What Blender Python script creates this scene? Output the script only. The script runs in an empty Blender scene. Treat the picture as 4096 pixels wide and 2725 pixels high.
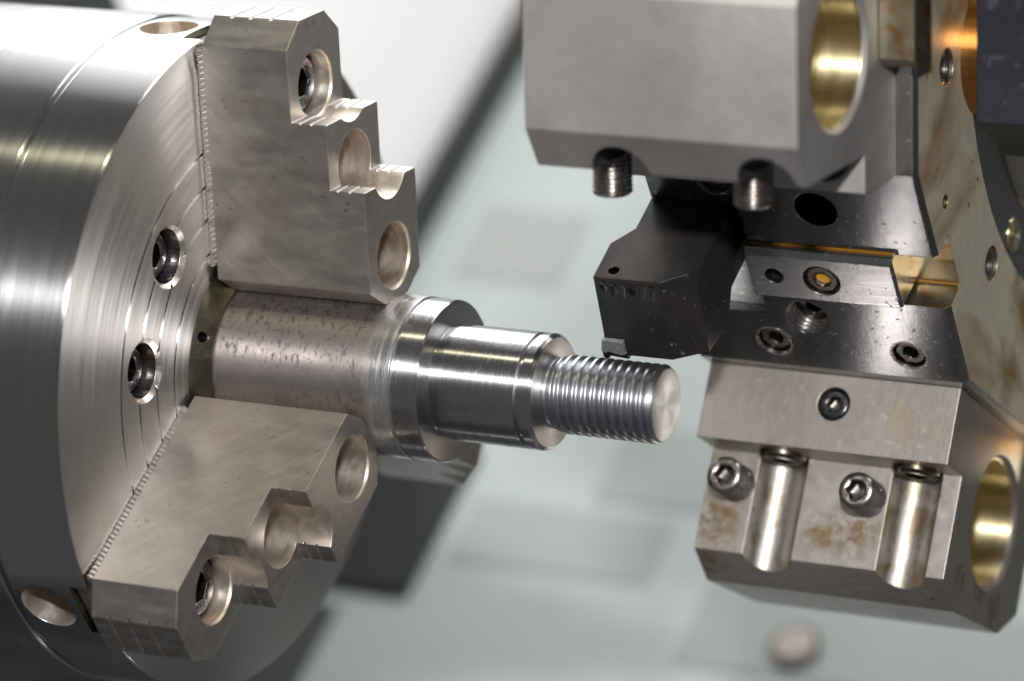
import bpy, bmesh, math, random
from mathutils import Vector, Matrix
R = math.radians
MM = 0.001
PI = math.pi
random.seed(7)
scn = bpy.context.scene
col = scn.collection

# ------------------------------------------------------------------ camera
cam = bpy.data.cameras.new("camera")
camo = bpy.data.objects.new("camera", cam)
col.objects.link(camo)
cam.lens = 140.6
cam.sensor_width = 36.0
cam.clip_start, cam.clip_end = 0.05, 20
rot = ((0.89368949, -0.09346671, 0.43884287), (0.43506222, -0.05867274, -0.89848671), (0.10972671, 0.99389209, -0.01177138))
loc = (0.62504, -1.08698, 0.0)
camo.matrix_world = Matrix([list(rot[i]) + [loc[i]] for i in range(3)] + [[0, 0, 0, 1]])
cam.dof.use_dof = True
cam.dof.focus_distance = 1.205
cam.dof.aperture_fstop = 6.0
scn.camera = camo

# ------------------------------------------------------------------ world, exposure
w = bpy.data.worlds.new("World")
scn.world = w
w.use_nodes = True
w.node_tree.nodes["Background"].inputs[0].default_value = (0.92, 0.96, 1.0, 1)
w.node_tree.nodes["Background"].inputs[1].default_value = 0.085
scn.view_settings.view_transform = 'Standard'
scn.view_settings.look = 'None'
scn.view_settings.exposure = 0.10
scn.view_settings.gamma = 1.0
scn.render.engine = 'CYCLES'
scn.cycles.use_denoising = True
scn.cycles.max_bounces = 8
scn.cycles.glossy_bounces = 5
scn.cycles.sample_clamp_indirect = 6.0
scn.cycles.caustics_reflective = False


# ------------------------------------------------------------------ lamps
def area(name, pos, target, sx, sy, power, colr=(1, 1, 1)):
    l = bpy.data.lights.new(name, 'AREA')
    l.shape = 'RECTANGLE'
    l.size, l.size_y = sx, sy
    l.energy = power
    l.color = colr
    o = bpy.data.objects.new(name, l)
    col.objects.link(o)
    o.location = pos
    d = Vector(target) - Vector(pos)
    o.rotation_euler = d.to_track_quat('-Z', 'Y').to_euler()
    return o


area("camera_flash", (0.56, -1.05, 0.24), (0.06, 0, 0), 0.075, 0.05, 21.0, (1.0, 0.99, 0.98))
area("cabin_tube_lamp", (0.05, -0.46, 0.66), (0.0, 0, 0), 0.30, 0.010, 0.85, (1.0, 0.93, 0.62))
area("low_cabin_lamp", (0.077, 0.066, -0.280), (0.19, 0.045, 0.045), 0.012, 0.012, 0.016, (1.0, 0.93, 0.94))
area("ceiling_lamp", (0.06, 0.27, 0.80), (0.0, 0.10, 0), 0.9, 0.52, 12.5, (1.0, 1.0, 1.0))


# ------------------------------------------------------------------ materials
class NB:
    def __init__(s, name):
        s.m = bpy.data.materials.new(name)
        s.m.use_nodes = True
        s.t = s.m.node_tree
        s.p = s.t.nodes["Principled BSDF"]
        s.tc = s.n("ShaderNodeTexCoord")

    def n(s, typ, **kw):
        n = s.t.nodes.new(typ)
        for k, v in kw.items():
            if k.startswith("i_"):
                k2 = k[2:]
                n.inputs[int(k2) if k2.isdigit() else k2].default_value = v
            else:
                setattr(n, k, v)
        return n

    def l(s, a, b):
        s.t.links.new(a, b)

    def coord(s, scale=(1, 1, 1), rot=(0, 0, 0)):
        m = s.n("ShaderNodeMapping")
        m.inputs["Scale"].default_value = scale
        m.inputs["Rotation"].default_value = rot
        s.l(s.tc.outputs["Object"], m.inputs["Vector"])
        return m.outputs["Vector"]

    def noise(s, scale, vec=None, detail=3, rough=0.55, dist=0.0):
        n = s.n("ShaderNodeTexNoise")
        n.inputs["Scale"].default_value = scale
        n.inputs["Detail"].default_value = detail
        n.inputs["Roughness"].default_value = rough
        n.inputs["Distortion"].default_value = dist
        s.l(vec if vec is not None else s.tc.outputs["Object"], n.inputs["Vector"])
        return n.outputs["Fac"]

    def ramp(s, fac, a, b, lo=0.0, hi=1.0):
        n = s.n("ShaderNodeMapRange")
        n.inputs[1].default_value, n.inputs[2].default_value = a, b
        n.inputs[3].default_value, n.inputs[4].default_value = lo, hi
        s.l(fac, n.inputs[0])
        return n.outputs[0]

    def mix(s, fac, c1, c2):
        n = s.n("ShaderNodeMix", data_type='RGBA')
        for sock, c in ((n.inputs[6], c1), (n.inputs[7], c2)):
            if isinstance(c, (tuple, list)):
                sock.default_value = (c[0], c[1], c[2], 1)
            else:
                s.l(c, sock)
        if isinstance(fac, float):
            n.inputs[0].default_value = fac
        else:
            s.l(fac, n.inputs[0])
        return n.outputs[2]

    def math(s, op, a, b):
        n = s.n("ShaderNodeMath", operation=op)
        for i, v in enumerate((a, b)):
            if isinstance(v, (int, float)):
                n.inputs[i].default_value = v
            else:
                s.l(v, n.inputs[i])
        return n.outputs[0]

    def bump(s, height, strength, dist=0.0002, bevel=0.0):
        b = s.n("ShaderNodeBump")
        b.inputs["Strength"].default_value = strength
        b.inputs["Distance"].default_value = dist
        s.l(height, b.inputs["Height"])
        if bevel:
            e = s.n("ShaderNodeBevel", samples=4)
            e.inputs["Radius"].default_value = bevel * MM
            s.l(e.outputs[0], b.inputs["Normal"])
        s.l(b.outputs[0], s.p.inputs["Normal"])

    def bevel(s, r):
        e = s.n("ShaderNodeBevel", samples=4)
        e.inputs["Radius"].default_value = r * MM
        s.l(e.outputs[0], s.p.inputs["Normal"])

    def base(s, c):
        if isinstance(c, (tuple, list)):
            s.p.inputs["Base Color"].default_value = (c[0], c[1], c[2], 1)
        else:
            s.l(c, s.p.inputs["Base Color"])

    def rough(s, r):
        if isinstance(r, (int, float)):
            s.p.inputs["Roughness"].default_value = r
        else:
            s.l(r, s.p.inputs["Roughness"])

    def metal(s, v=1.0):
        if isinstance(v, (int, float)):
            s.p.inputs["Metallic"].default_value = v
        else:
            s.l(v, s.p.inputs["Metallic"])

    def aniso(s, v, rotation=0.0, axis='X', direct=None):
        s.p.inputs["Anisotropic"].default_value = v
        s.p.inputs["Anisotropic Rotation"].default_value = rotation
        t = s.n("ShaderNodeTangent", direction_type='RADIAL', axis=axis)
        s.l(t.outputs[0], s.p.inputs["Tangent"])


def turned(name, colr, rough, an, ring=900, ring_amt=0.06, bumps=0.25, scratch=0.0, bevel=0.25, tint=None):
    """lathe-turned steel: fine rings round the local X axis"""
    b = NB(name)
    v = b.coord((1, 0.03, 0.03))
    rings = b.noise(ring, v, 4, 0.75)
    broad = b.noise(40, None, 3)
    c = b.mix(b.ramp(rings, 0.3, 0.7), tuple(x * 0.86 for x in colr), colr)
    if tint:
        c = b.mix(b.ramp(broad, 0.5, 0.75), c, tint)
    b.base(c)
    b.metal(1.0)
    rr = b.math('ADD', b.ramp(rings, 0.3, 0.7, -ring_amt, ring_amt), rough)
    if scratch:
        v2 = b.coord((1, 0.16, 0.16))
        sc = b.ramp(b.noise(700, v2, 2, 0.7), 0.60, 0.70)
        rr = b.math('ADD', rr, b.math('MULTIPLY', sc, scratch))
    b.rough(rr)
    b.aniso(an, 0.25)
    b.bump(rings, bumps, 0.00006, bevel)
    return b.m


def face_turned(name, colr, rough, an, tint=None, freq=700, bumps=0.25, bevel=0.3):
    """faced steel: rings by distance from the local X axis"""
    b = NB(name)
    sx = b.n("ShaderNodeSeparateXYZ")
    b.l(b.tc.outputs["Object"], sx.inputs[0])
    r = b.math('SQRT', b.math('ADD', b.math('MULTIPLY', sx.outputs[1], sx.outputs[1]), b.math('MULTIPLY', sx.outputs[2], sx.outputs[2])), 0)
    cx = b.n("ShaderNodeCombineXYZ")
    b.l(r, cx.inputs[0])
    b.l(b.math('MULTIPLY', sx.outputs[1], 0.03), cx.inputs[1])
    b.l(b.math('MULTIPLY', sx.outputs[2], 0.03), cx.inputs[2])
    rings = b.noise(freq, cx.outputs[0], 4, 0.7)
    broad = b.noise(30, None, 3)
    c = b.mix(b.ramp(rings, 0.3, 0.7), tuple(x * 0.82 for x in colr), colr)
    if tint:
        c = b.mix(b.ramp(broad, 0.45, 0.75), c, tint)
    b.base(c)
    b.metal(1.0)
    b.rough(b.ramp(rings, 0.3, 0.7, rough - 0.06, rough + 0.06))
    b.aniso(an, 0.25)
    b.bump(rings, bumps, 0.00008, bevel)
    return b.m


def ground(name, colr, rough, stain=None, st=(0.5, 0.7), st_scale=25, grain=(30, 900, 900), grain_amt=0.06, bumps=0.15, spots=None, bevel=0.35,
           aniso=0.0, speck=0.0, metal=1.0, streak=0.0, near=None):
    """ground or milled steel with grain, oil stains, dried coolant specks"""
    b = NB(name)
    v = b.coord(grain)
    g = b.noise(1.0, v, 4, 0.65)
    broad = b.noise(st_scale, None, 4, 0.6, 0.6)
    fine = b.noise(260, None, 2)
    c = b.mix(b.ramp(g, 0.3, 0.7), tuple(x * 0.88 for x in colr), colr)
    c = b.mix(b.ramp(fine, 0.35, 0.75, 0, 0.35), c, tuple(x * 0.75 for x in colr))
    if stain:
        sf = b.ramp(broad, st[0], st[1])
        if near:                     # dirt gathers round the screws and along the corner
            acc = None
            for px, py, pz, pr_ in near:
                d = b.n("ShaderNodeVectorMath", operation='DISTANCE')
                b.l(b.tc.outputs["Object"], d.inputs[0])
                d.inputs[1].default_value = (px * MM, py * MM, pz * MM)
                g2 = b.ramp(d.outputs["Value"], pr_ * MM, pr_ * 0.3 * MM)
                acc = g2 if acc is None else b.math('MAXIMUM', acc, g2)
            crumbs = b.ramp(b.noise(260, None, 4, 0.7), 0.42, 0.60)
            sf = b.math('MULTIPLY', acc, b.math('MAXIMUM', b.math('MULTIPLY', crumbs, 0.8), sf))
        c = b.mix(sf, c, stain)
    if streak:
        rv = b.n("ShaderNodeVectorRotate", rotation_type='Y_AXIS')
        b.l(b.tc.outputs["Object"], rv.inputs["Vector"])
        rv.inputs["Angle"].default_value = R(48)
        mp = b.n("ShaderNodeMapping")
        mp.inputs["Scale"].default_value = (700, 150, 45)
        b.l(rv.outputs[0], mp.inputs["Vector"])
        st1 = b.noise(1.0, mp.outputs[0], 3, 0.6)
        c = b.mix(b.ramp(st1, 0.55, 0.72, 0, streak), c, tuple(min(1, x * 1.45) for x in colr))
        c = b.mix(b.ramp(st1, 0.45, 0.28, 0, streak), c, tuple(x * 0.62 for x in colr))
    if spots:
        sp = b.ramp(b.noise(520, None, 1, 0.4), 0.69, 0.74)
        big = b.ramp(b.noise(60, None, 2), 0.45, 0.7)
        c = b.mix(b.math('MULTIPLY', sp, big), c, spots)
    b.base(c)
    b.metal(metal)
    rr = b.ramp(g, 0.3, 0.7, rough - grain_amt, rough + grain_amt)
    if speck:
        sk = b.ramp(b.noise(430, None, 1, 0.5), 0.66, 0.72)
        rr = b.math('ADD', rr, b.math('MULTIPLY', sk, speck))
        patch = b.ramp(b.noise(35, None, 3, 0.6), 0.5, 0.7)
        rr = b.math('ADD', rr, b.math('MULTIPLY', patch, speck * 0.4))
    b.rough(rr)
    if aniso:
        b.aniso(aniso, 0.0, "X")
    b.bump(b.math('ADD', g, b.math('MULTIPLY', fine, 0.5)), bumps, 0.00008, bevel)
    return b.m


def paint(name, colr, rough=0.5, colr2=None, scale=8, spec=0.4, bevel=0.0, speck=None):
    b = NB(name)
    f = b.noise(scale, None, 4)
    c = b.mix(b.ramp(f, 0.35, 0.7), colr, colr2 or tuple(x * 0.85 for x in colr))
    if speck:
        sp = b.ramp(b.noise(240, None, 2, 0.5), 0.60, 0.68)
        zone = b.ramp(b.noise(22, None, 2), 0.42, 0.62)
        c = b.mix(b.math('MULTIPLY', sp, zone), c, speck)
    b.base(c)
    b.rough(b.ramp(f, 0.3, 0.7, rough - 0.06, rough + 0.06))
    b.p.inputs["Specular IOR Level"].default_value = spec
    b.bump(b.noise(350, None, 2), 0.08, 0.0002, bevel)
    return b.m


M = {}
M['chuck'] = turned('turned_chuck_steel', (0.58, 0.582, 0.59), 0.23, 1.0, 500, 0.02, 0.06, bevel=0.8)
M['chuck_face'] = face_turned('faced_chuck_steel', (0.57, 0.55, 0.54), 0.42, 0.9, (0.52, 0.49, 0.46), 500, 0.25, 0.5)
M['shaft'] = turned('turned_shaft_steel', (0.64, 0.64, 0.66), 0.26, 1.0, 1500, 0.04, 0.20, 0.10, bevel=0.2)
M['shaft_face'] = face_turned('faced_shaft_steel', (0.47, 0.46, 0.455), 0.46, 0.9, None, 1300, 0.5, 0.2)
M['end'] = face_turned('faced_thread_end', (0.44, 0.45, 0.465), 0.40, 0.8, None, 800, 0.9, 0.2)
M['collar_face'] = face_turned('dark_collar_face', (0.30, 0.30, 0.305), 0.34, 0.7, None, 1300, 0.3, 0.2)  # darker copy of the faced steel, the collar face's shade in its colour
M['thread'] = turned('thread_steel', (0.48, 0.49, 0.515), 0.35, 0.45, 700, 0.03, 0.06, 0.03, bevel=0.15)
# raw bar: mill scale with pits, turned bright towards its front end
b = NB('mill_scale_bar')
sx = b.n("ShaderNodeSeparateXYZ")
b.l(b.tc.outputs["Object"], sx.inputs[0])
wob = b.math('MULTIPLY', b.math('SUBTRACT', b.noise(90, None, 3), 0.5), 0.008)
fac = b.ramp(b.math('ADD', sx.outputs[0], wob), 0.0575, 0.0605)
v = b.coord((1, 0.05, 0.05))
rings = b.noise(900, v, 4, 0.75)
pits = b.ramp(b.noise(560, b.coord((1.3, 0.7, 0.7)), 4, 0.65), 0.53, 0.60)
blot = b.noise(110, None, 4, 0.6)
scale_c = b.mix(b.ramp(blot, 0.35, 0.7), (0.34, 0.30, 0.29), (0.22, 0.195, 0.185))
scale_c = b.mix(b.math('MULTIPLY', pits, b.ramp(b.noise(45, None, 2), 0.3, 0.65, 0.25, 0.9)), scale_c, (0.085, 0.072, 0.07))
rust = b.math('MULTIPLY', b.ramp(b.noise(75, None, 2), 0.70, 0.76), 1.0)
scale_c = b.mix(rust, scale_c, (0.25, 0.10, 0.05))
b.base(b.mix(fac, scale_c, b.mix(b.ramp(rings, 0.3, 0.7), (0.5, 0.5, 0.5), (0.66, 0.65, 0.65))))
b.metal(0.92)
sr = b.math('ADD', b.ramp(blot, 0.3, 0.7, 0.33, 0.50), b.math('MULTIPLY', pits, 0.15))
mr = b.n("ShaderNodeMix", data_type='FLOAT')
b.l(fac, mr.inputs[0]); b.l(sr, mr.inputs[2]); b.l(b.ramp(rings, 0.3, 0.7, 0.16, 0.36), mr.inputs[3])
b.rough(mr.outputs[0])
b.aniso(0.6, 0.25)
b.bump(b.math('SUBTRACT', b.math('MULTIPLY', rings, 0.25), b.math('MULTIPLY', pits, 0.25)), 0.25, 0.00015, 0.2)
M['bar'] = b.m

M['jaw'] = ground('jaw_steel', (0.545, 0.50, 0.465), 0.39, (0.45, 0.385, 0.335), (0.50, 0.78), 40, (60, 300, 160), 0.05, 0.14, (0.30, 0.22, 0.16), 0.55, streak=0.22)
M['jaw_hole'] = ground('jaw_counterbore_steel', (0.80, 0.73, 0.65), 0.42, (0.62, 0.47, 0.33), (0.50, 0.75), 70, (500, 500, 60), 0.05, 0.3, None, 0.3)
M['serr'] = ground('serration_steel', (0.62, 0.59, 0.56), 0.32, None, bevel=0.15)
M['bolt'] = ground('black_bolt_steel', (0.16, 0.16, 0.17), 0.28, (0.10, 0.09, 0.08), (0.5, 0.7), 120, bevel=0.35)
M['bolt_dark'] = ground('dark_oily_bolt_steel', (0.17, 0.145, 0.13), 0.26, (0.20, 0.12, 0.05), (0.52, 0.72), 160, bevel=0.3)
M['screw'] = ground('set_screw_steel', (0.42, 0.39, 0.38), 0.27, (0.26, 0.20, 0.16), (0.5, 0.75), 160, bevel=0.2)
M['hex'] = ground('dark_hex_socket', (0.10, 0.095, 0.09), 0.3, (0.2, 0.16, 0.1), (0.55, 0.75), 300, bevel=0)  # darker steel for the socket faces and the deep plug
M['oilwell'] = NB('amber_oil_in_socket').m
M['holder'] = ground('holder_steel', (0.60, 0.575, 0.555), 0.55, (0.40, 0.375, 0.355), (0.38, 0.78), 26, (20, 20, 20), 0.02, 0.0, None, 0.6)
M['flange'] = ground('milled_flange_steel', (0.47, 0.425, 0.385), 0.42, (0.46, 0.36, 0.24), (0.58, 0.8), 40, (1600, 1600, 350), 0.02, 0.12, None, 0.5, speck=0.05)
M['holder_oily'] = ground('oily_holder_steel', (0.48, 0.44, 0.40), 0.42, (0.22, 0.135, 0.05), (0.46, 0.62), 90, (300, 600, 300), 0.03, 0.12, (0.13, 0.09, 0.05), 0.5, speck=0.10, near=[(131, 21, 208, 13), (129, 21, 192, 9), (178, 21, 205, 12), (168, 21, 208, 9), (210, -14, 214, 9), (210, -30, 216, 9), (210, 6, 214, 7), (128, 16, 221, 9), (150, 22, 188, 10), (196, 22, 188, 10)])
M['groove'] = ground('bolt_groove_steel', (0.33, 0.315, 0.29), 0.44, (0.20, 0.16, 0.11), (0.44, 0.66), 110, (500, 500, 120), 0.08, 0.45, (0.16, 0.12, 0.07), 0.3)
M['brass'] = turned('brass_coloured_bore', (0.76, 0.66, 0.42), 0.36, 0.8, 500, 0.05, 0.25, tint=(0.56, 0.45, 0.24))
M['plate'] = ground('polished_turret_steel', (0.34, 0.335, 0.33), 0.18, (0.42, 0.36, 0.27), (0.62, 0.85), 30, (900, 40, 900), 0.02, 0.05, None, 0.5, aniso=0.9, speck=0.10)
M['wedge'] = ground('wedge_steel', (0.50, 0.49, 0.48), 0.23, (0.44, 0.38, 0.28), (0.6, 0.85), 50, (60, 900, 900), 0.03, 0.06, None, 0.5, speck=0.06)
M['side'] = ground('oil_stained_turret_steel', (0.62, 0.55, 0.43), 0.34, (0.27, 0.145, 0.04), (0.43, 0.55), 11, (300, 300, 300), 0.05, 0.10, (0.12, 0.08, 0.05), 0.5, speck=0.1, metal=0.5)
M['slot'] = ground('amber_stained_slot_steel', (0.48, 0.44, 0.34), 0.33, (0.40, 0.19, 0.03), (0.50, 0.66), 75, (200, 200, 200), 0.05, 0.1, None, 0.35)
M['ring'] = face_turned('polished_hub_ring', (0.36, 0.36, 0.38), 0.30, 0.4, None, 500, 0.1, 0.3)
M['amber'] = ground('amber_oil_coated_boss', (0.36, 0.17, 0.05), 0.32, (0.30, 0.13, 0.03), (0.45, 0.65), 60, bevel=1.0)
M['tool'] = ground('black_oxide_tool_steel', (0.026, 0.024, 0.025), 0.36, (0.042, 0.032, 0.027), (0.5, 0.75), 50, (300, 300, 300), 0.05, 0.12, (0.25, 0.22, 0.2), 0.35, metal=0.55)
M['scallop'] = ground('rubbed_scallop_glint', (0.09, 0.087, 0.087), 0.20, (0.05, 0.045, 0.045), (0.45, 0.65), 160, (900, 200, 200), 0.05, 0.2, (0.6, 0.6, 0.6), 0.25)  # rubbed edges, lightened beyond the shank to paint in the cusp highlights
M['carbide'] = ground('carbide_insert', (0.17, 0.17, 0.175), 0.34, (0.30, 0.24, 0.25), (0.5, 0.7), 300, bevel=0.12, metal=0.15)
M['guard'] = paint('dark_blue_grey_paint', (0.010, 0.0115, 0.016), 0.42, (0.017, 0.019, 0.024), 30, 0.4, 1.0, (0.085, 0.088, 0.10))
M['white'] = paint('white_painted_sheet', (0.86, 0.86, 0.86), 0.45, (0.83, 0.83, 0.83), 4)
M['bed'] = paint('grey_green_bed_cover', (0.30, 0.33, 0.33), 0.5, (0.27, 0.298, 0.296), 5)
M['bed_dull'] = paint('dull_bed_plate', (0.235, 0.258, 0.248), 0.55, (0.215, 0.238, 0.228), 7)
M['bed_brown'] = paint('oily_bed_plate', (0.245, 0.255, 0.245), 0.55, (0.235, 0.245, 0.235), 7)
M['seal'] = paint('black_seal_and_shadow', (0.026, 0.028, 0.029), 0.8, (0.034, 0.035, 0.035), 7, 0.1)  # seal rubber; also paints the shade in holder notches and behind the chuck
M['darkpan'] = paint('dark_guard_and_shadow', (0.03, 0.032, 0.033), 0.5, None, 7)
M['plug'] = paint('beige_round_plug', (0.34, 0.285, 0.24), 0.4, None, 40)
M['bore'] = ground('dull_olive_steel', (0.14, 0.135, 0.10), 0.35, (0.28, 0.25, 0.16), (0.5, 0.75), 70, bevel=0.4)
nb = M['oilwell'].node_tree.nodes["Principled BSDF"]
nb.inputs["Base Color"].default_value = (0.45, 0.22, 0.02, 1)
nb.inputs["Roughness"].default_value = 0.12
nb.inputs["Specular IOR Level"].default_value = 0.7
M['thinoil'] = NB('orange_oil_film').m
nb = M['thinoil'].node_tree.nodes["Principled BSDF"]
nb.inputs["Base Color"].default_value = (0.20, 0.09, 0.012, 1)
nb.inputs["Roughness"].default_value = 0.15


# ------------------------------------------------------------------ geometry helpers (millimetres in, metres out)
def mesh_obj(name, verts, faces, mat, parent=None, smooth=28):
    me = bpy.data.meshes.new(name)
    me.from_pydata([(v[0] * MM, v[1] * MM, v[2] * MM) for v in verts], [], faces)
    me.update()
    bm = bmesh.new(); bm.from_mesh(me)
    bmesh.ops.recalc_face_normals(bm, faces=bm.faces)
    bm.to_mesh(me); bm.free()
    mats = mat if isinstance(mat, (list, tuple)) else [mat]
    for m in mats:
        me.materials.append(m)
    finish(me, smooth)
    o = bpy.data.objects.new(name, me)
    col.objects.link(o)
    if parent:
        o.parent = parent
    return o


def finish(me, smooth=28):
    if smooth:
        for p in me.polygons:
            p.use_smooth = True
        me.set_sharp_from_angle(angle=R(smooth))


SM = 9


def lathe_data(prof, seg=96, close=False):
    """profile of (x, r) turned round the X axis"""
    vs, fs = [], []
    n = len(prof)
    for k in range(seg):
        a = 2 * PI * k / seg
        for x, r in prof:
            vs.append((x, r * math.cos(a), r * math.sin(a)))
    for k in range(seg):
        k2 = (k + 1) % seg
        for i in range(n - 1 if not close else n):
            j = (i + 1) % n
            fs.append((k * n + i, k * n + j, k2 * n + j, k2 * n + i))
    if not close:
        if prof[0][1] > 0: fs.append(tuple(k * n for k in range(seg)))
        if prof[-1][1] > 0: fs.append(tuple(k * n + n - 1 for k in range(seg)))
    return vs, fs


def orient(vs, axis, at=(0, 0, 0)):
    """turn X-axis data so that its axis is '+Y', '-Y', 'Z', 'X'..., then move it"""
    out = []
    for x, y, z in vs:
        if axis == 'X': p = (x, y, z)
        elif axis == '-X': p = (-x, -y, z)
        elif axis == 'Y': p = (-y, x, z)
        elif axis == '-Y': p = (y, -x, z)
        elif axis == 'Z': p = (-z, y, x)
        elif axis == '-Z': p = (z, y, -x)
        out.append((p[0] + at[0], p[1] + at[1], p[2] + at[2]))
    return out


def prism_data(poly, n0, n1, plane='xz'):
    """polygon in a plane pushed along the third axis"""
    def P(u, v, n):
        return {'xz': (u, n, v), 'xy': (u, v, n), 'yz': (n, u, v)}[plane]
    k = len(poly)
    vs = [P(u, v, n0) for u, v in poly] + [P(u, v, n1) for u, v in poly]
    fs = [tuple(range(k)), tuple(range(2 * k - 1, k - 1, -1))]
    for i in range(k):
        j = (i + 1) % k
        fs.append((i, j, k + j, k + i))
    return vs, fs


def box_data(x0, x1, y0, y1, z0, z1):
    return prism_data([(x0, y0), (x1, y0), (x1, y1), (x0, y1)], z0, z1, 'xy')


def join(*datas):
    vs, fs = [], []
    for v, f in datas:
        o = len(vs)
        vs += v
        fs += [tuple(i + o for i in q) for q in f]
    return vs, fs


def cyl(axis, at, r, l0, l1, seg=48):
    v, f = lathe_data([(l0, r), (l1, r)], seg)
    return orient(v, axis, at), f


def cut(o, groups, op='DIFFERENCE', smooth=28):
    """boolean each group of mesh data into o; a group may carry its own material for the new faces"""
    for g in groups:
        data, mat = g if isinstance(g[1], bpy.types.Material) else (g, None)
        c = mesh_obj('cutter', data[0], data[1], mat or o.data.materials[0], None, 0)
        c.matrix_world = o.matrix_world
        md = o.modifiers.new('b', 'BOOLEAN')
        md.operation = op
        md.solver = 'EXACT'
        md.object = c
        md.material_mode = 'TRANSFER'
        saved = o.parent
        dg = bpy.context.evaluated_depsgraph_get()
        me = bpy.data.meshes.new_from_object(o.evaluated_get(dg))
        o.modifiers.clear()
        old = o.data
        me.name = old.name
        o.data = me
        bpy.data.meshes.remove(old)
        cm = c.data
        bpy.data.objects.remove(c)
        bpy.data.meshes.remove(cm)
    finish(o.data, smooth)
    o.data.name = o.name


def slice_off(o, co, no):
    """plane cut: drop the side the normal points to, cap the opening"""
    bm = bmesh.new(); bm.from_mesh(o.data)
    r = bmesh.ops.bisect_plane(bm, geom=bm.verts[:] + bm.edges[:] + bm.faces[:], plane_co=Vector(co) * MM, plane_no=Vector(no), clear_outer=True, dist=1e-7)
    ed = [e for e in r['geom_cut'] if isinstance(e, bmesh.types.BMEdge)]
    bmesh.ops.holes_fill(bm, edges=ed, sides=0)
    bmesh.ops.recalc_face_normals(bm, faces=bm.faces)
    bm.to_mesh(o.data); bm.free()
    finish(o.data)


def tag(o, label=None, cat=None, group=None, kind=None):
    if label: o['label'] = label
    if cat: o['category'] = cat
    if group: o['group'] = group
    if kind: o['kind'] = kind
    return o


def empty(name, at=(0, 0, 0), rx=0.0, parent=None):
    o = bpy.data.objects.new(name, None)
    o.empty_display_size = 0.01
    col.objects.link(o)
    o.location = [c * MM for c in at]
    o.rotation_euler = (R(rx), 0, 0)
    if parent: o.parent = parent
    return o


def socket_data(r, h, hexr, depth, chamfer=0.5, thread=0.0, pitch=1.25, seg=48, ringr=None):
    """socket screw along +X: top at x = 0, body reaching down to x = -h"""
    prof = []
    if thread:
        x = -h
        while x < -chamfer - pitch:
            prof += [(x, r - thread), (x + pitch * 0.35, r - thread * 0.1), (x + pitch * 0.55, r - thread * 0.1), (x + pitch * 0.9, r - thread)]
            x += pitch
        prof += [(-chamfer, r - 0.1), (-chamfer * 0.2, r - chamfer), (0, r - chamfer * 1.35)]
    else:
        prof = [(-h, r), (-chamfer, r), (-chamfer * 0.3, r - chamfer * 0.7), (0, r - chamfer)]
    n = len(prof)
    vs, fs = [], []
    for k in range(seg):
        a = 2 * PI * k / seg
        for x, rr in prof:
            vs.append((x, rr * math.cos(a), rr * math.sin(a)))
    hx = []
    for lvl, sc in ((0.0, 1.08), (-0.35, 1.0), (-depth, 1.0)):
        st = len(vs)
        for k in range(seg):
            a = 2 * PI * k / seg
            m = (a % (PI / 3)) - PI / 6
            rr = hexr * sc * math.cos(PI / 6) / math.cos(m)
            if lvl == 0.0: rr = hexr * 1.06
            vs.append((lvl, rr * math.cos(a), rr * math.sin(a)))
        hx.append(st)
    cidx = len(vs)
    vs.append((-depth - hexr * 0.35, 0, 0))
    for k in range(seg):
        k2 = (k + 1) % seg
        for i in range(n - 1):
            fs.append((k * n + i, k * n + i + 1, k2 * n + i + 1, k2 * n + i))
        fs.append((k * n + n - 1, hx[0] + k, hx[0] + k2, k2 * n + n - 1))
        for q in range(2):
            fs.append((hx[q] + k, hx[q + 1] + k, hx[q + 1] + k2, hx[q] + k2))
        fs.append((hx[2] + k, cidx, hx[2] + k2))
    fs.append(tuple(k * n for k in range(seg)))
    return vs, fs


def socket(name, axis, at, r, h, hexr, depth, mat, parent, **kw):
    v, f = socket_data(r, h, hexr, depth, **kw)
    o = mesh_obj(name, orient(v, axis, at), f, [mat, M['hex']], parent, 32)
    c = Vector(at) * MM
    d = Vector(orient([(1, 0, 0)], axis)[0])
    for p in o.data.polygons:
        q = p.center - c
        t = q.dot(d)
        if t < -0.0004 and (q - d * t).length < hexr * 1.02 * MM:
            p.material_index = 1
    return o


# ================================================================== machine interior (the setting)
# The slant bed frame: local Y is the bed's normal, local Z runs down the slope.
def bed_box(name, x0, x1, y0, y1, a0, a1, mat):
    v, f = box_data(x0, x1, y0, y1, -a1, -a0)
    o = mesh_obj(name, v, f, mat, None, 0)
    o.rotation_euler = (R(138), 0, 0)
    md = o.modifiers.new('bevel', 'BEVEL')
    md.width = min(0.002, (y1 - y0) * MM * 0.3); md.segments = 2; md.limit_method = 'ANGLE'
    return o


o = bed_box('bed_cover', -300, 135, -440, -400, 70, 900, M['bed']); tag(o, kind='structure')
o = bed_box('dark_reflection_slab', 137, 800, -440, -402, -300, 900, M['darkpan']); tag(o, kind='structure')  # unseen slab, added so the right-hand steel faces reflect dark
o = bed_box('chip_pan', -500, 137, -480, -450, -600, 70, M['darkpan']); tag(o, kind='structure')
o = bed_box('headstock_cover', -460, -260, -399, 420, 317, 900, M['white']); tag(o, kind='structure')
o = bed_box('headstock_guard', -460, -256, -399, 420, -160, 316, M['darkpan']); tag(o, kind='structure')
o = bed_box('wiper_seal', -259.5, -247, -399.6, -385, 317, 900, M['seal'])
tag(o, 'black rubber seal strip running up the slope beside the white cover', 'seal')
o = bed_box('shadow_plate', -255.5, -163, -399.6, -396, 232, 318, M['seal'])  # dark slab laid on the bed in place of the chuck's shadow
tag(o, 'dark plate standing in for the shadow behind the third jaw, below the shaft', 'shadow plate')
o = bed_box('shadow_plate', -255.5, -192, -399.6, -398, 110, 222, M['darkpan'])  # second slab, carries the painted shadow further down
tag(o, 'dark plate standing in for the shadow low behind the chuck, below the larger one', 'shadow plate')
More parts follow.
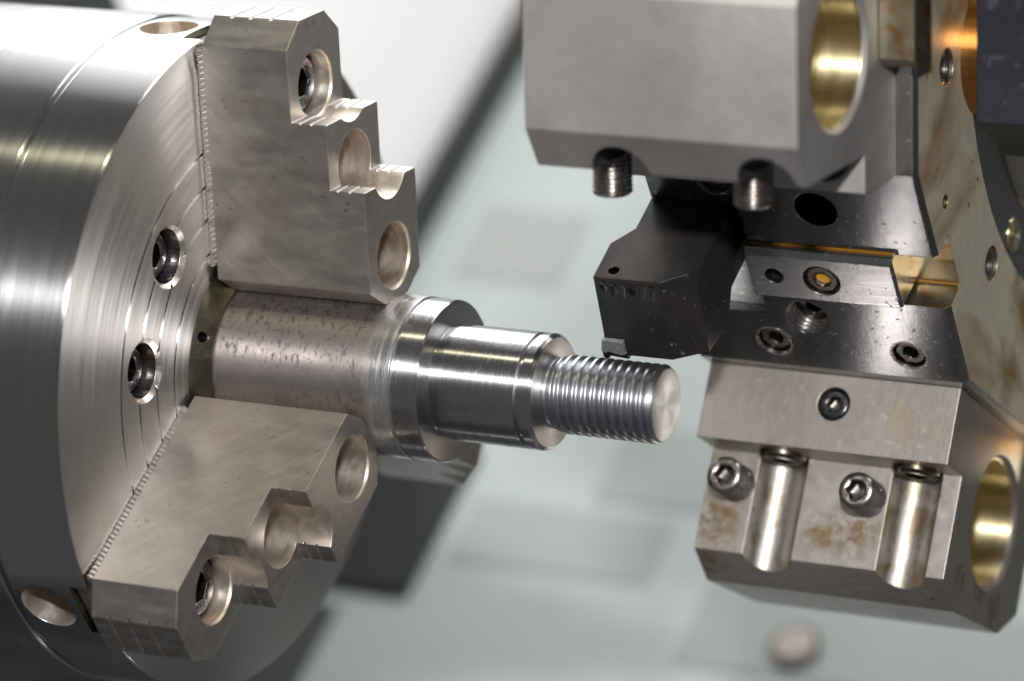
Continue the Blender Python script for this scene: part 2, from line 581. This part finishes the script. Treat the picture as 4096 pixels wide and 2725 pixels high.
o = bed_box('bed_plate', -155, -59, -399.6, -399.2, 256, 293, M['bed_dull'])
tag(o, 'dull grey plate on the bed below the threaded end', 'bed plate')
o = bed_box('bed_plate', -102, -18, -399.6, -399.2, 300, 345, M['bed_dull'])
tag(o, 'dull plate on the bed straight behind the threaded end', 'bed plate')
o = bed_box('bed_plate', -225, -170, -399.6, -399.2, 425, 474, M['bed_brown'])
tag(o, 'brownish oily plate on the bed right of the upper jaw', 'bed plate')
o = bed_box('bed_plate', -32, 119, -399.6, -399.2, 217, 263, M['bed_dull'])
tag(o, 'grey green plate holding the round plug below the lower holder', 'bed plate')
plug = empty('round_plug')
plug.rotation_euler = (R(138), 0, 0)
tag(plug, 'round beige plug screw in the plate below the lower holder', 'plug')
v, f = lathe_data([(-398, 10.8), (-396.6, 10.8), (-396.6, 8.6), (-397.4, 8.4)], 48)
mesh_obj('plug_rim', orient(v, 'Y', (18, 0, -233)), f, M['darkpan'], plug)
v, f = lathe_data([(-398, 8.4), (-396, 8.4), (-395.6, 7.7), (-395.6, 1.5), (-397, 1.2), (-397, 0.0)], 48)
mesh_obj('plug_disc', orient(v, 'Y', (18, 0, -233)), f, M['plug'], plug)

# ================================================================== the chuck
PH = (20, 140, 260)
chuck = empty('lathe_chuck', (-98, 0, 0))
tag(chuck, 'large steel three jaw lathe chuck gripping the round bar', 'chuck')
prof = [(-98, 32.5), (-98, 104.6), (-97, 105.6), (-31.2, 105.6), (-30.6, 105.2), (-30.4, 103.4), (-29.2, 103.4), (-29.0, 104.6), (-28.6, 105), (-1.4, 105), (-0.8, 104.6), (0, 96)]
for gr in (71.6, 61.4, 51.4, 41.4):
    prof += [(0, gr + 0.5), (-0.7, gr + 0.35), (-0.7, gr - 0.35), (0, gr - 0.5)]
prof += [(0, 33.3), (-0.8, 32.5)]
prof = [(px_ + 2.0, pr_) for px_, pr_ in prof]          # the face stands at x = 2
v, f = lathe_data(prof, 240, True)
body = mesh_obj('chuck_body', v, f, [M['chuck'], M['chuck_face'], M['bore']], None, SM)
slots, rads, bh, bh2 = [], [], [], []
for p in PH:
    a = R(p)
    d = Vector((0, -math.sin(a), math.cos(a)))
    n = Vector((0, math.cos(a), math.sin(a)))
    def T(vs):
        return [(x, (n * y + d * z).y, (n * y + d * z).z) for x, y, z in vs]
    bv, bf = box_data(-5.5, 4, -10.5, 10.5, 28, 110)
    slots.append((T(bv), bf))
    cv, cf = cyl('Z', (-16.5, 0, 0), 9, 78, 112, 40)
    rads.append((T(cv), cf))
    for q in (41.5, 77):
        c = R(p + q)
        at = (0, -math.sin(c) * 58.5, math.cos(c) * 58.5)
        bh.append(cyl('X', at, 8.4, -13, 4, 48))
        bh2.append((orient(lathe_data([(0.6, 8.3), (2.4, 10.2)], 48)[0], 'X', at), lathe_data([(0.6, 8.3), (2.4, 10.2)], 48)[1]))
cut(body, [(join(*slots), M['bore']), (join(*rads), M['jaw_hole']), (join(*bh), M['screw']), (join(*bh2), M['serr'])], smooth=SM)
# faces that look along X get the faced finish
fm = body.data.materials.find('faced_chuck_steel')
if fm < 0:
    body.data.materials.append(M['chuck_face']); fm = len(body.data.materials) - 1
for pl in body.data.polygons:
    if pl.normal.x > 0.97 and pl.center.x > 0.0008:
        pl.material_index = fm
body.parent = chuck
body.matrix_parent_inverse = Matrix.Translation((0.098, 0, 0))


def in_chuck(o):
    o.parent = chuck
    o.matrix_parent_inverse = Matrix.Translation((0.098, 0, 0))
    return o


for p in PH:
    for q in (41.5, 77):
        c = R(p + q)
        at = (-3.2, -math.sin(c) * 58.5, math.cos(c) * 58.5)
        in_chuck(socket('mounting_bolt', 'X', at, 7.6, 9, 4.2, 5, M['bolt'], None, chamfer=1.0))
v, f = lathe_data([(-6, 32.2), (1.2, 32.2), (1.8, 31.6), (4.6, 26.6), (5.4, 25.4), (5.4, 22)], 120)
cp = in_chuck(mesh_obj('bore_cover', v, f, M['bore'], None, 25))
c = R(80)
cut(cp, [(cyl('X', (0, -math.sin(c) * 29, math.cos(c) * 29), 1.7, -3, 8, 24), M['bolt'])], smooth=16)

# ---- jaws: local X along the spindle, Z radial, Y across
pr = [(4.7, 24.8), (57.8, 24.8), (57.8, 62), (46, 62), (46, 82), (34, 82), (34, 111.5), (4.7, 111.5)]
v, f = prism_data(pr, -16, 16, 'xz')
jaw0 = mesh_obj('jaw', v, f, M['jaw'], None, 28)
for s in (-1, 1):
    slice_off(jaw0, (0, s * 7.2, 24.8), (0, s * 5.7, -8.8))
    slice_off(jaw0, (0, s * 7.5, 111.5), (0, s * 7.5, 8.5))
gro = []
for gx in (36.8, 40.6):
    gro.append(box_data(gx, gx + 0.8, -20, 20, 81.6, 83))
for gx in (48.4, 52.4):
    gro.append(box_data(gx, gx + 0.8, -20, 20, 61.6, 63))
for gx in (10.5, 17, 24):
    gro.append(box_data(gx, gx + 1.0, -20, 20, 111.0, 113))
cut(jaw0, [join(*gro),
           (join(cyl('X', (0, 0, 38.4), 10, 20, 70), cyl('X', (0, 0, 90.2), 10, 16, 70)), M['jaw_hole']),
           (cyl('X', (0, 0, 66.6), 10.2, 22, 70), M['jaw_hole']),
           (join(cyl('X', (0, 0, 38.4), 10.6, 57.2, 70), cyl('X', (0, 0, 90.2), 10.6, 33.4, 70)), M['jaw_hole'])])
# serrated strip under the jaw (60 degree teeth), master jaw in the slot
def rack(x0, x1, lean):
    pts = []
    z = 34.0
    while z < 103:
        pts += [(15.1, z), (15.75, z + 0.9)]
        z += 1.74
    pts += [(15.1, z)]
    ring = pts + [(-y, zz) for y, zz in reversed(pts)]
    k = len(ring)
    vs = [(x0, y, zz) for y, zz in ring] + [(x1, y, zz + lean) for y, zz in ring]
    fs = [(q, (q + 1) % k, k + (q + 1) % k, k + q) for q in range(k)]
    h = len(pts)
    for o_ in (0, k):
        for q in range(h - 1):
            fs.append((o_ + q, o_ + q + 1, o_ + k - 2 - q, o_ + k - 1 - q))
    return vs, fs


v, f = rack(2.15, 4.65, 1.0)
ser0 = mesh_obj('serrated_strip', v, f, M['serr'], None, 0)
v, f = box_data(-4.8, 3.4, -10, 10, 35, 102.5)
mas0 = mesh_obj('master_jaw', v, f, M['serr'], None, 0)
scr0 = socket('cap_screw', 'X', (29.0, 0, 90.2), 9.1, 12, 4.9, 6, M['bolt'], None, chamfer=1.0)
for i, p in enumerate(PH):
    if i == 0:
        j, s, m_, k = jaw0, ser0, mas0, scr0
    else:
        j, s, m_, k = jaw0.copy(), ser0.copy(), mas0.copy(), scr0.copy()
        for q in (j, s, m_, k): col.objects.link(q)
    j.rotation_euler = (R(p), 0, 0)
    in_chuck(j)
    for q in (s, m_, k):
        q.parent = j
    j['label'] = ('upper jaw pointing up with stepped edge and three counterbores', 'lower left jaw pointing down with stepped edge and counterbores', 'third jaw half hidden behind the shaft')[i]

# ================================================================== the workpiece
shaft = empty('threaded_shaft', (0, 0, 0))
tag(shaft, 'turned steel shaft with threaded end, clamped between the chuck jaws', 'shaft')
v, f = lathe_data([(3, 24.2), (5.6, 24.9), (6.1, 25.15), (66.5, 25.15), (66.7, 23.9)], 160)
mesh_obj('raw_bar', v, f, M['bar'], shaft, SM)
v, f = lathe_data([(66.7, 23.9), (67.3, 23.9), (67.4, 24.75), (67.6, 24.9), (75.6, 24.9), (76.0, 24.55), (76.05, 24.2), (76.05, 17.2)], 160)
collar = mesh_obj('collar', v, f, [M['shaft'], M['collar_face']], shaft, SM)
v, f = lathe_data([(76.06, 17.35), (76.6, 17.3), (77.5, 17.45), (79.0, 17.75), (79.6, 17.8), (104.8, 17.8), (104.95, 16.6), (106.2, 16.6), (106.35, 17.8), (109.2, 17.8), (110.25, 16.75), (110.3, 16.6), (110.3, 9.5)], 160)
journal = mesh_obj('journal', v, f, [M['shaft'], M['shaft_face']], shaft, SM)
for ob in (collar, journal):
    for pl in ob.data.polygons:
        if pl.normal.x > 0.95: pl.material_index = 1
# helical thread, 24 mm over crests, 3 mm pitch
NA, pitch = 120, 3.0
xs = []
x = 110.2
while x < 146.9:
    xs.append(x); x += 0.15
xs.append(146.9)
vs, fs = [], []
def thr(x, th):
    u = ((x + 0.6) / pitch - th / (2 * PI)) % 1.0
    t = abs(u - 0.5) * 2              # 0 at the crest, 1 at the root
    h = 1 - min(max((t - 0.34) / 0.52, 0), 1)
    r = 10.2 + 1.8 * h
    if x < 115.8:                     # run-out scratches fade into the relief
        g = max(0.0, (x - 111.2) / 4.6)
        r = 10.7 + (r - 10.7) * g if g > 0 else 10.7
    r = min(r, 11.0 + (146.9 - x) * 0.75)
    return r
for x in xs:
    for k in range(NA):
        th = 2 * PI * k / NA
        r = thr(x, th)
        vs.append((x, r * math.cos(th), r * math.sin(th)))
for i in range(len(xs) - 1):
    for k in range(NA):
        k2 = (k + 1) % NA
        fs.append((i * NA + k, (i + 1) * NA + k, (i + 1) * NA + k2, i * NA + k2))
mesh_obj('thread', vs, fs, M['thread'], shaft, 60)
v, f = lathe_data([(146.6, 10.6), (146.9, 10.95), (147.1, 10.5), (147.1, 6), (147.08, 0.0)], 120)
mesh_obj('end_face', v, f, M['end'], shaft, 40)

# ================================================================== the turret
CX = (0, 147.8786, 164.2350)     # turret axis (y, z) seen along X
def station(name, phi):
    return empty(name, CX, phi)


turret = station('tool_turret', 138)
tag(turret, 'oil stained steel tool turret disc with bolted flats and tapped holes', 'turret')
poly = [(160 / math.cos(PI / 12) * math.sin(PI / 12 + k * PI / 6), 160 / math.cos(PI / 12) * math.cos(PI / 12 + k * PI / 6)) for k in range(12)]
v, f = prism_data(poly, 125, 214.5, 'yz')
tb = mesh_obj('turret_body', v, f, [M['plate'], M['side'], M['slot'], M['bolt'], M['ring']], None, 20)
for k in range(12):                # chamfer along the right-hand edge of each flat
    a = k * PI / 6
    slice_off(tb, (213.0, 160 * math.sin(a), 160 * math.cos(a)), (1, math.sin(a), math.cos(a)))
for pl in tb.data.polygons:
    if pl.normal.x > 0.9: pl.material_index = 1
tapped = [((-24.5), 126.0, 5.6), (54.7, 124.8, 5.6), (20.2, 146.1, 2.2)]
groups = [
    (box_data(152.5, 230, -11, 10, 149.6, 175), M['slot']),
    (box_data(120, 153, -20.5, 25.4, 118, 175), M['bolt']),
    (join(cyl('Z', (179, 26, 0), 6.8, 135, 170), cyl('Z', (147.6, 34.2, 0), 5.0, 150, 170)), M['plate']),
    (join(cyl('Z', (166.3, -20.8, 0), 7.0, 140, 170), cyl('Z', (152.5, -32.6, 0), 5.4, 152, 170), cyl('Z', (197.1, -33.2, 0), 5.4, 152, 170)), M['bolt']),  # dark walls put the shade inside the holes into the colour
    (cyl('X', (0, 0, 0), 118, 212.6, 230, 160), M['ring']),
    (join(*[cyl('X', (0, b_, r_), q, 196, 230, 40) for b_, r_, q in tapped]), M['slot']),
]
cut(tb, groups, smooth=20)
tb.parent = turret
v, f = lathe_data([(200, 97.5), (213.4, 97.5), (213.6, 97.0), (213.6, 40)], 160)
mesh_obj('hub_plate', v, f, M['side'], turret, 25)
v, f = cyl('X', (0, -34.5, 102.5), 5.6, 208.5, 212.9, 40)
mesh_obj('hub_screw', v, f, M['brass'], turret)
for b_, r_, q in tapped[:2]:
    pr = []
    x = 200.0
    while x < 213.4:
        pr += [(x, q - 0.1), (x + 0.5, q - 0.7), (x + 0.9, q - 0.7), (x + 1.3, q - 0.1)]
        x += 1.5
    v, f = lathe_data(pr, 40)
    f = [q_ for q_ in f if len(q_) == 4]
    mesh_obj('tapped_hole', [(a_, c_ + b_, d_ + r_) for a_, c_, d_ in v], f, M['screw'], turret, 0)
# thread rings in the large tapped hole of the lower flat
pr = []
x = 147.0
while x < 159.0:
    pr += [(x, 6.95), (x + 0.6, 6.2), (x + 0.9, 6.2), (x + 1.4, 6.95)]
    x += 1.6
pr += [(158.9, 6.98), (160.0, 7.6)]
v, f = lathe_data(pr, 48)
f = [q_ for q_ in f if len(q_) == 4]
mesh_obj('tapped_hole', orient(v, 'Z', (166.3, -20.8, 0)), f, M['screw'], turret, 0)
for xx, bb, top in ((152.5, -32.6, 158.6), (197.1, -33.2, 158.6), (147.6, 34.2, 158.0)):
    ps = socket('plug_screw', 'Z', (xx, bb, top), 5.0, 6, 2.6, 3.5, M['bolt_dark'], turret, chamfer=0.5)
    v, f = lathe_data([(159.4, 5.2), (160.05, 5.45), (160.05, 6.1), (160.0, 6.2), (159.3, 5.9)], 48, True)
    mesh_obj('countersink', orient(v, 'Z', (xx, bb, 0)), f, M['screw'], ps, 25)
socket('plug_screw', 'Z', (166.3, -20.8, 155.0), 6.1, 6, 3.0, 3.5, M['hex'], turret, chamfer=0.6)
# tool clamping wedge
v, f = prism_data([(-9, 142), (-9, 163.6), (8.2, 163.6), (10, 162.2), (10, 142)], 153, 201.0, 'yz')
wd = mesh_obj('wedge_clamp', v, f, M['wedge'], None, 20)
slice_off(wd, (200.2, 0, 163.6), (1, 0, 1))
cut(wd, [(join(cyl('Z', (161, 0, 0), 3.0, 150, 170, 32), cyl('Z', (176.5, -0.4, 0), 6.0, 158, 170, 48)), M['screw'])], smooth=20)
wd.parent = turret
cs = socket('clamp_screw', 'Z', (176.5, -0.4, 163.0), 5.3, 6, 2.9, 3.0, M['bolt_dark'], wd, chamfer=0.6)
v, f = cyl('Z', (176.5, -0.4, 0), 2.75, 160.0, 161.6, 24)
mesh_obj('oil_pool', v, f, M['oilwell'], wd, 0)
v, f = box_data(153.5, 200.6, 9.2, 10.6, 159.7, 160.5)
mesh_obj('oil_bead', v, f, M['thinoil'], turret, 0)
v, f = box_data(201.5, 214, -10.8, -10.0, 149.7, 150.3)
mesh_obj('oil_bead', v, f, M['thinoil'], turret, 0)
# ledge under the tool, with its bright bevelled edge
v, f = prism_data([(-26, 120), (-26, 155.5), (-24.6, 160.05), (-20.4, 156.5), (-20.4, 120)], 127, 152, 'yz')
mesh_obj('tool_seat_ledge', v, f, M['wedge'], turret, 0)
# amber boss in the hub
v, f = lathe_data([(212, 21), (222, 21), (224, 19), (224, 12)], 64)
mesh_obj('hub_boss', [(a_, b_ + 38, c_ + 97) for a_, b_, c_ in v], f, M['amber'], turret, 35)

# ---- dark block over the hub
gb = station('guard_block', 108)
tag(gb, 'dark blue grey block with splash spots over the turret hub', 'block')
v, f = prism_data([(-46, 60), (-46, 112), (-42, 128), (-27, 152), (90, 152), (90, 60)], 230, 360, 'yz')
mesh_obj('block_body', v, f, M['guard'], gb, 20)

# ================================================================== threading tool
tool = station('threading_tool', 138)
tag(tool, 'black square shank threading tool reaching down to the threaded end', 'cutting tool')
# local (x, b, Z) with Z = 221 - a
def za(a): return 221 - a
prof = [(25, za(25.6)), (25, za(95)), (2.1, za(95)), (2.1, za(49)), (-5.6, za(41)), (-3.6, za(30)), (-2, za(20.2)), (0, za(20.5))]
v, f = prism_data(prof, 110, 160, 'yz')
sh = mesh_obj('shank', v, f, M['tool'], None, 20)
plan = [(125, za(95)), (125, za(47.5)), (119.4, za(40.2)), (119.4, za(16)), (150.6, za(16)), (150.6, za(95))]
cut(sh, [prism_data(plan, -20, 40, 'xz')], 'INTERSECT')
e1 = Vector((140.9, 25, za(25.6))); e2 = Vector((150.2, 25, za(31.3))); e3 = Vector((140.7, -1, za(20.3)))
nn = (e2 - e1).cross(e3 - e1)
if nn.z < 0: nn = -nn
slice_off(sh, e1, nn)
slice_off(sh, (149.0, 25, 0), (1, 1, 0))
cut(sh, [(cyl('Y', (124.9, 0, za(28.9)), 1.75, 12, 40, 32), M['bolt']),
         box_data(114, 125.9, -12, 3.7, za(29), za(10))], smooth=20)
# milled scallops across the end face
def capsule(p0, p1, r, seg=40):
    d = Vector(p1) - Vector(p0)
    L = d.length
    pr = [(-r * math.cos(k * PI / 16), r * math.sin(k * PI / 16)) for k in range(9)] + [(L, r)]
    pr[0] = (-r, 0.0)
    v, f = lathe_data(pr, seg)
    q = Vector((1, 0, 0)).rotation_difference(d.normalized()).to_matrix()
    return [tuple(q @ Vector(c) + Vector(p0)) for c in v], f


nrm = Vector((0, 5.1, 25)).normalized()
for k in range(6):
    off = 5.0 - 0.26
    p0 = Vector((122.4 + k * 3.15, 22.4 - 0.4 * (k % 2), za(25.08))) + nrm * off
    p1 = Vector((122.0 + k * 3.15, 19.2 - 0.5 * (k % 3), za(24.4))) + nrm * (off + 0.30)
    cut(sh, [(capsule(p0, p1, 5.0), M['scallop'])], smooth=20)
sh.parent = tool
v, f = [], []
ins = [(118.9, 3.6), (125.6, 3.1), (125.5, -1.6), (124.0, -2.2), (119.8, -1.0), (118.9, -1.9), (117.6, -0.9)]
v, f = prism_data([(x_, y_) for x_, y_ in ins], za(29), za(20.0), 'xy')
it = mesh_obj('insert', v, f, M['carbide'], tool, 0)
low = [(117.4, -0.95), (118.9, -1.95), (119.8, -1.05), (124.0, -2.25), (125.5, -1.65), (125.8, -4.3), (119.6, -3.6), (118.3, -6.2), (117.2, -4.4)]
v, f = prism_data([(x_, y_) for x_, y_ in low], za(29), za(20.8), 'xy')
mesh_obj('cutting_edge', v, f, M['bolt_dark'], it, 0)


# ================================================================== boring bar holders
def holder(label, phi, b0, side, outline, bore_b, bore_r, x0, x1, groove_b, floor_r, screw_tip, screw_r, mat, grooves_x, extra=(), gmat=None):
    root = station('bar_holder', phi)
    tag(root, label, 'tool holder', 'boring bar holders bolted to the turret')
    v, f = prism_data(outline, x0, x1, 'yz')
    body = mesh_obj('holder_body', v, f, [mat, M['groove'], M['brass']], None, 20)
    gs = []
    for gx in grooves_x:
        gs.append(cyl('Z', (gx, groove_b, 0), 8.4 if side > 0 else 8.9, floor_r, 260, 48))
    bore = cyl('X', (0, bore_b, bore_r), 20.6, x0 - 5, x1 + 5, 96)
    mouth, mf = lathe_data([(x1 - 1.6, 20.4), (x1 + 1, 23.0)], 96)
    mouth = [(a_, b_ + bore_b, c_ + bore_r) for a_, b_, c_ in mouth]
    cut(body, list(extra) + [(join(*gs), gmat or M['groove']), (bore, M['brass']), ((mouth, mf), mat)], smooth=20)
    body.parent = root
    v, f = lathe_data([(x0 + 1, 20.55), (x0 + 1, 20.0), (x1 - 2.0, 20.0), (x1 - 1.7, 20.55)], 96)
    f = [q for q in f if len(q) == 4]
    mesh_obj('bore_sleeve', [(a_, b_ + bore_b, c_ + bore_r) for a_, b_, c_ in v], f, M['brass'], root, 30)
    for i, gx in enumerate(grooves_x):
        socket('mounting_bolt', 'Z', (gx, groove_b + side * 0.5, floor_r + 2.2), 7.6, 8, 4.0, 4.5, M['bolt_dark'] if side > 0 else M['tool'], root, chamfer=1.1)  # black tool material on the upper bolts paints the groove's shade
    for sxx in (136.7, 181.3):
        socket('set_screw', 'Y' if side > 0 else '-Y', (sxx, screw_tip, screw_r), 6.0, 18 if side > 0 else 13.4, 3.4, 5.0, M['screw'], root, chamfer=0.9, thread=0.55, pitch=1.25)
    return root, body


up_out = [(-43, 160.1), (-43, 184.5), (-31.5, 184.5), (-31.5, 226.5), (-19.2, 234), (20.5, 234), (33, 226.5), (33, 184.5), (43, 184.5), (43, 160.1)]
up, upb = holder('big grey boring bar holder filling the upper right, two set screws below', 108, 0, -1, up_out, 1.0, 203.0, 124.5, 208, -32, 184.6, -44.5, 203, M['holder'], (151.0, 195.8), (), M['seal'])  # black groove material paints the deep shade of the notches
v, f = prism_data([(-8, 160.2), (-8, 171), (-5.5, 173.5), (60, 173.5), (60, 160.2)], 208.4, 219, 'yz')
lug = mesh_obj('locating_key', v, f, M['slot'], up, 0)

lo_out = [(36, 160.1), (36, 184.5), (21, 184.5), (21, 217.4), (6, 224.6), (-38, 222.5), (-53.5, 213), (-53.5, 182), (-43, 170), (-43, 160.1)]
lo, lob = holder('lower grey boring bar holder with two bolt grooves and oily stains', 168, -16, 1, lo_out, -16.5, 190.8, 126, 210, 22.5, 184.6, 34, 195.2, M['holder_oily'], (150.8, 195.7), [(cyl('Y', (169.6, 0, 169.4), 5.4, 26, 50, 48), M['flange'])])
socket('centre_screw', 'Y', (169.6, 35.6, 169.4), 5.0, 8, 2.6, 4.0, M['bolt'], lo, chamfer=0.9)
fl = lob.data.materials.find('milled_flange_steel')
for pl in lob.data.polygons:
    if pl.normal.y > 0.9 and pl.center.y > 0.030: pl.material_index = fl
v, f = prism_data([(-46, 160.2), (-46, 173), (-36, 173), (-36, 160.2)], 212, 220, 'yz')
mesh_obj('locating_key', v, f, M['slot'], lo, 0)
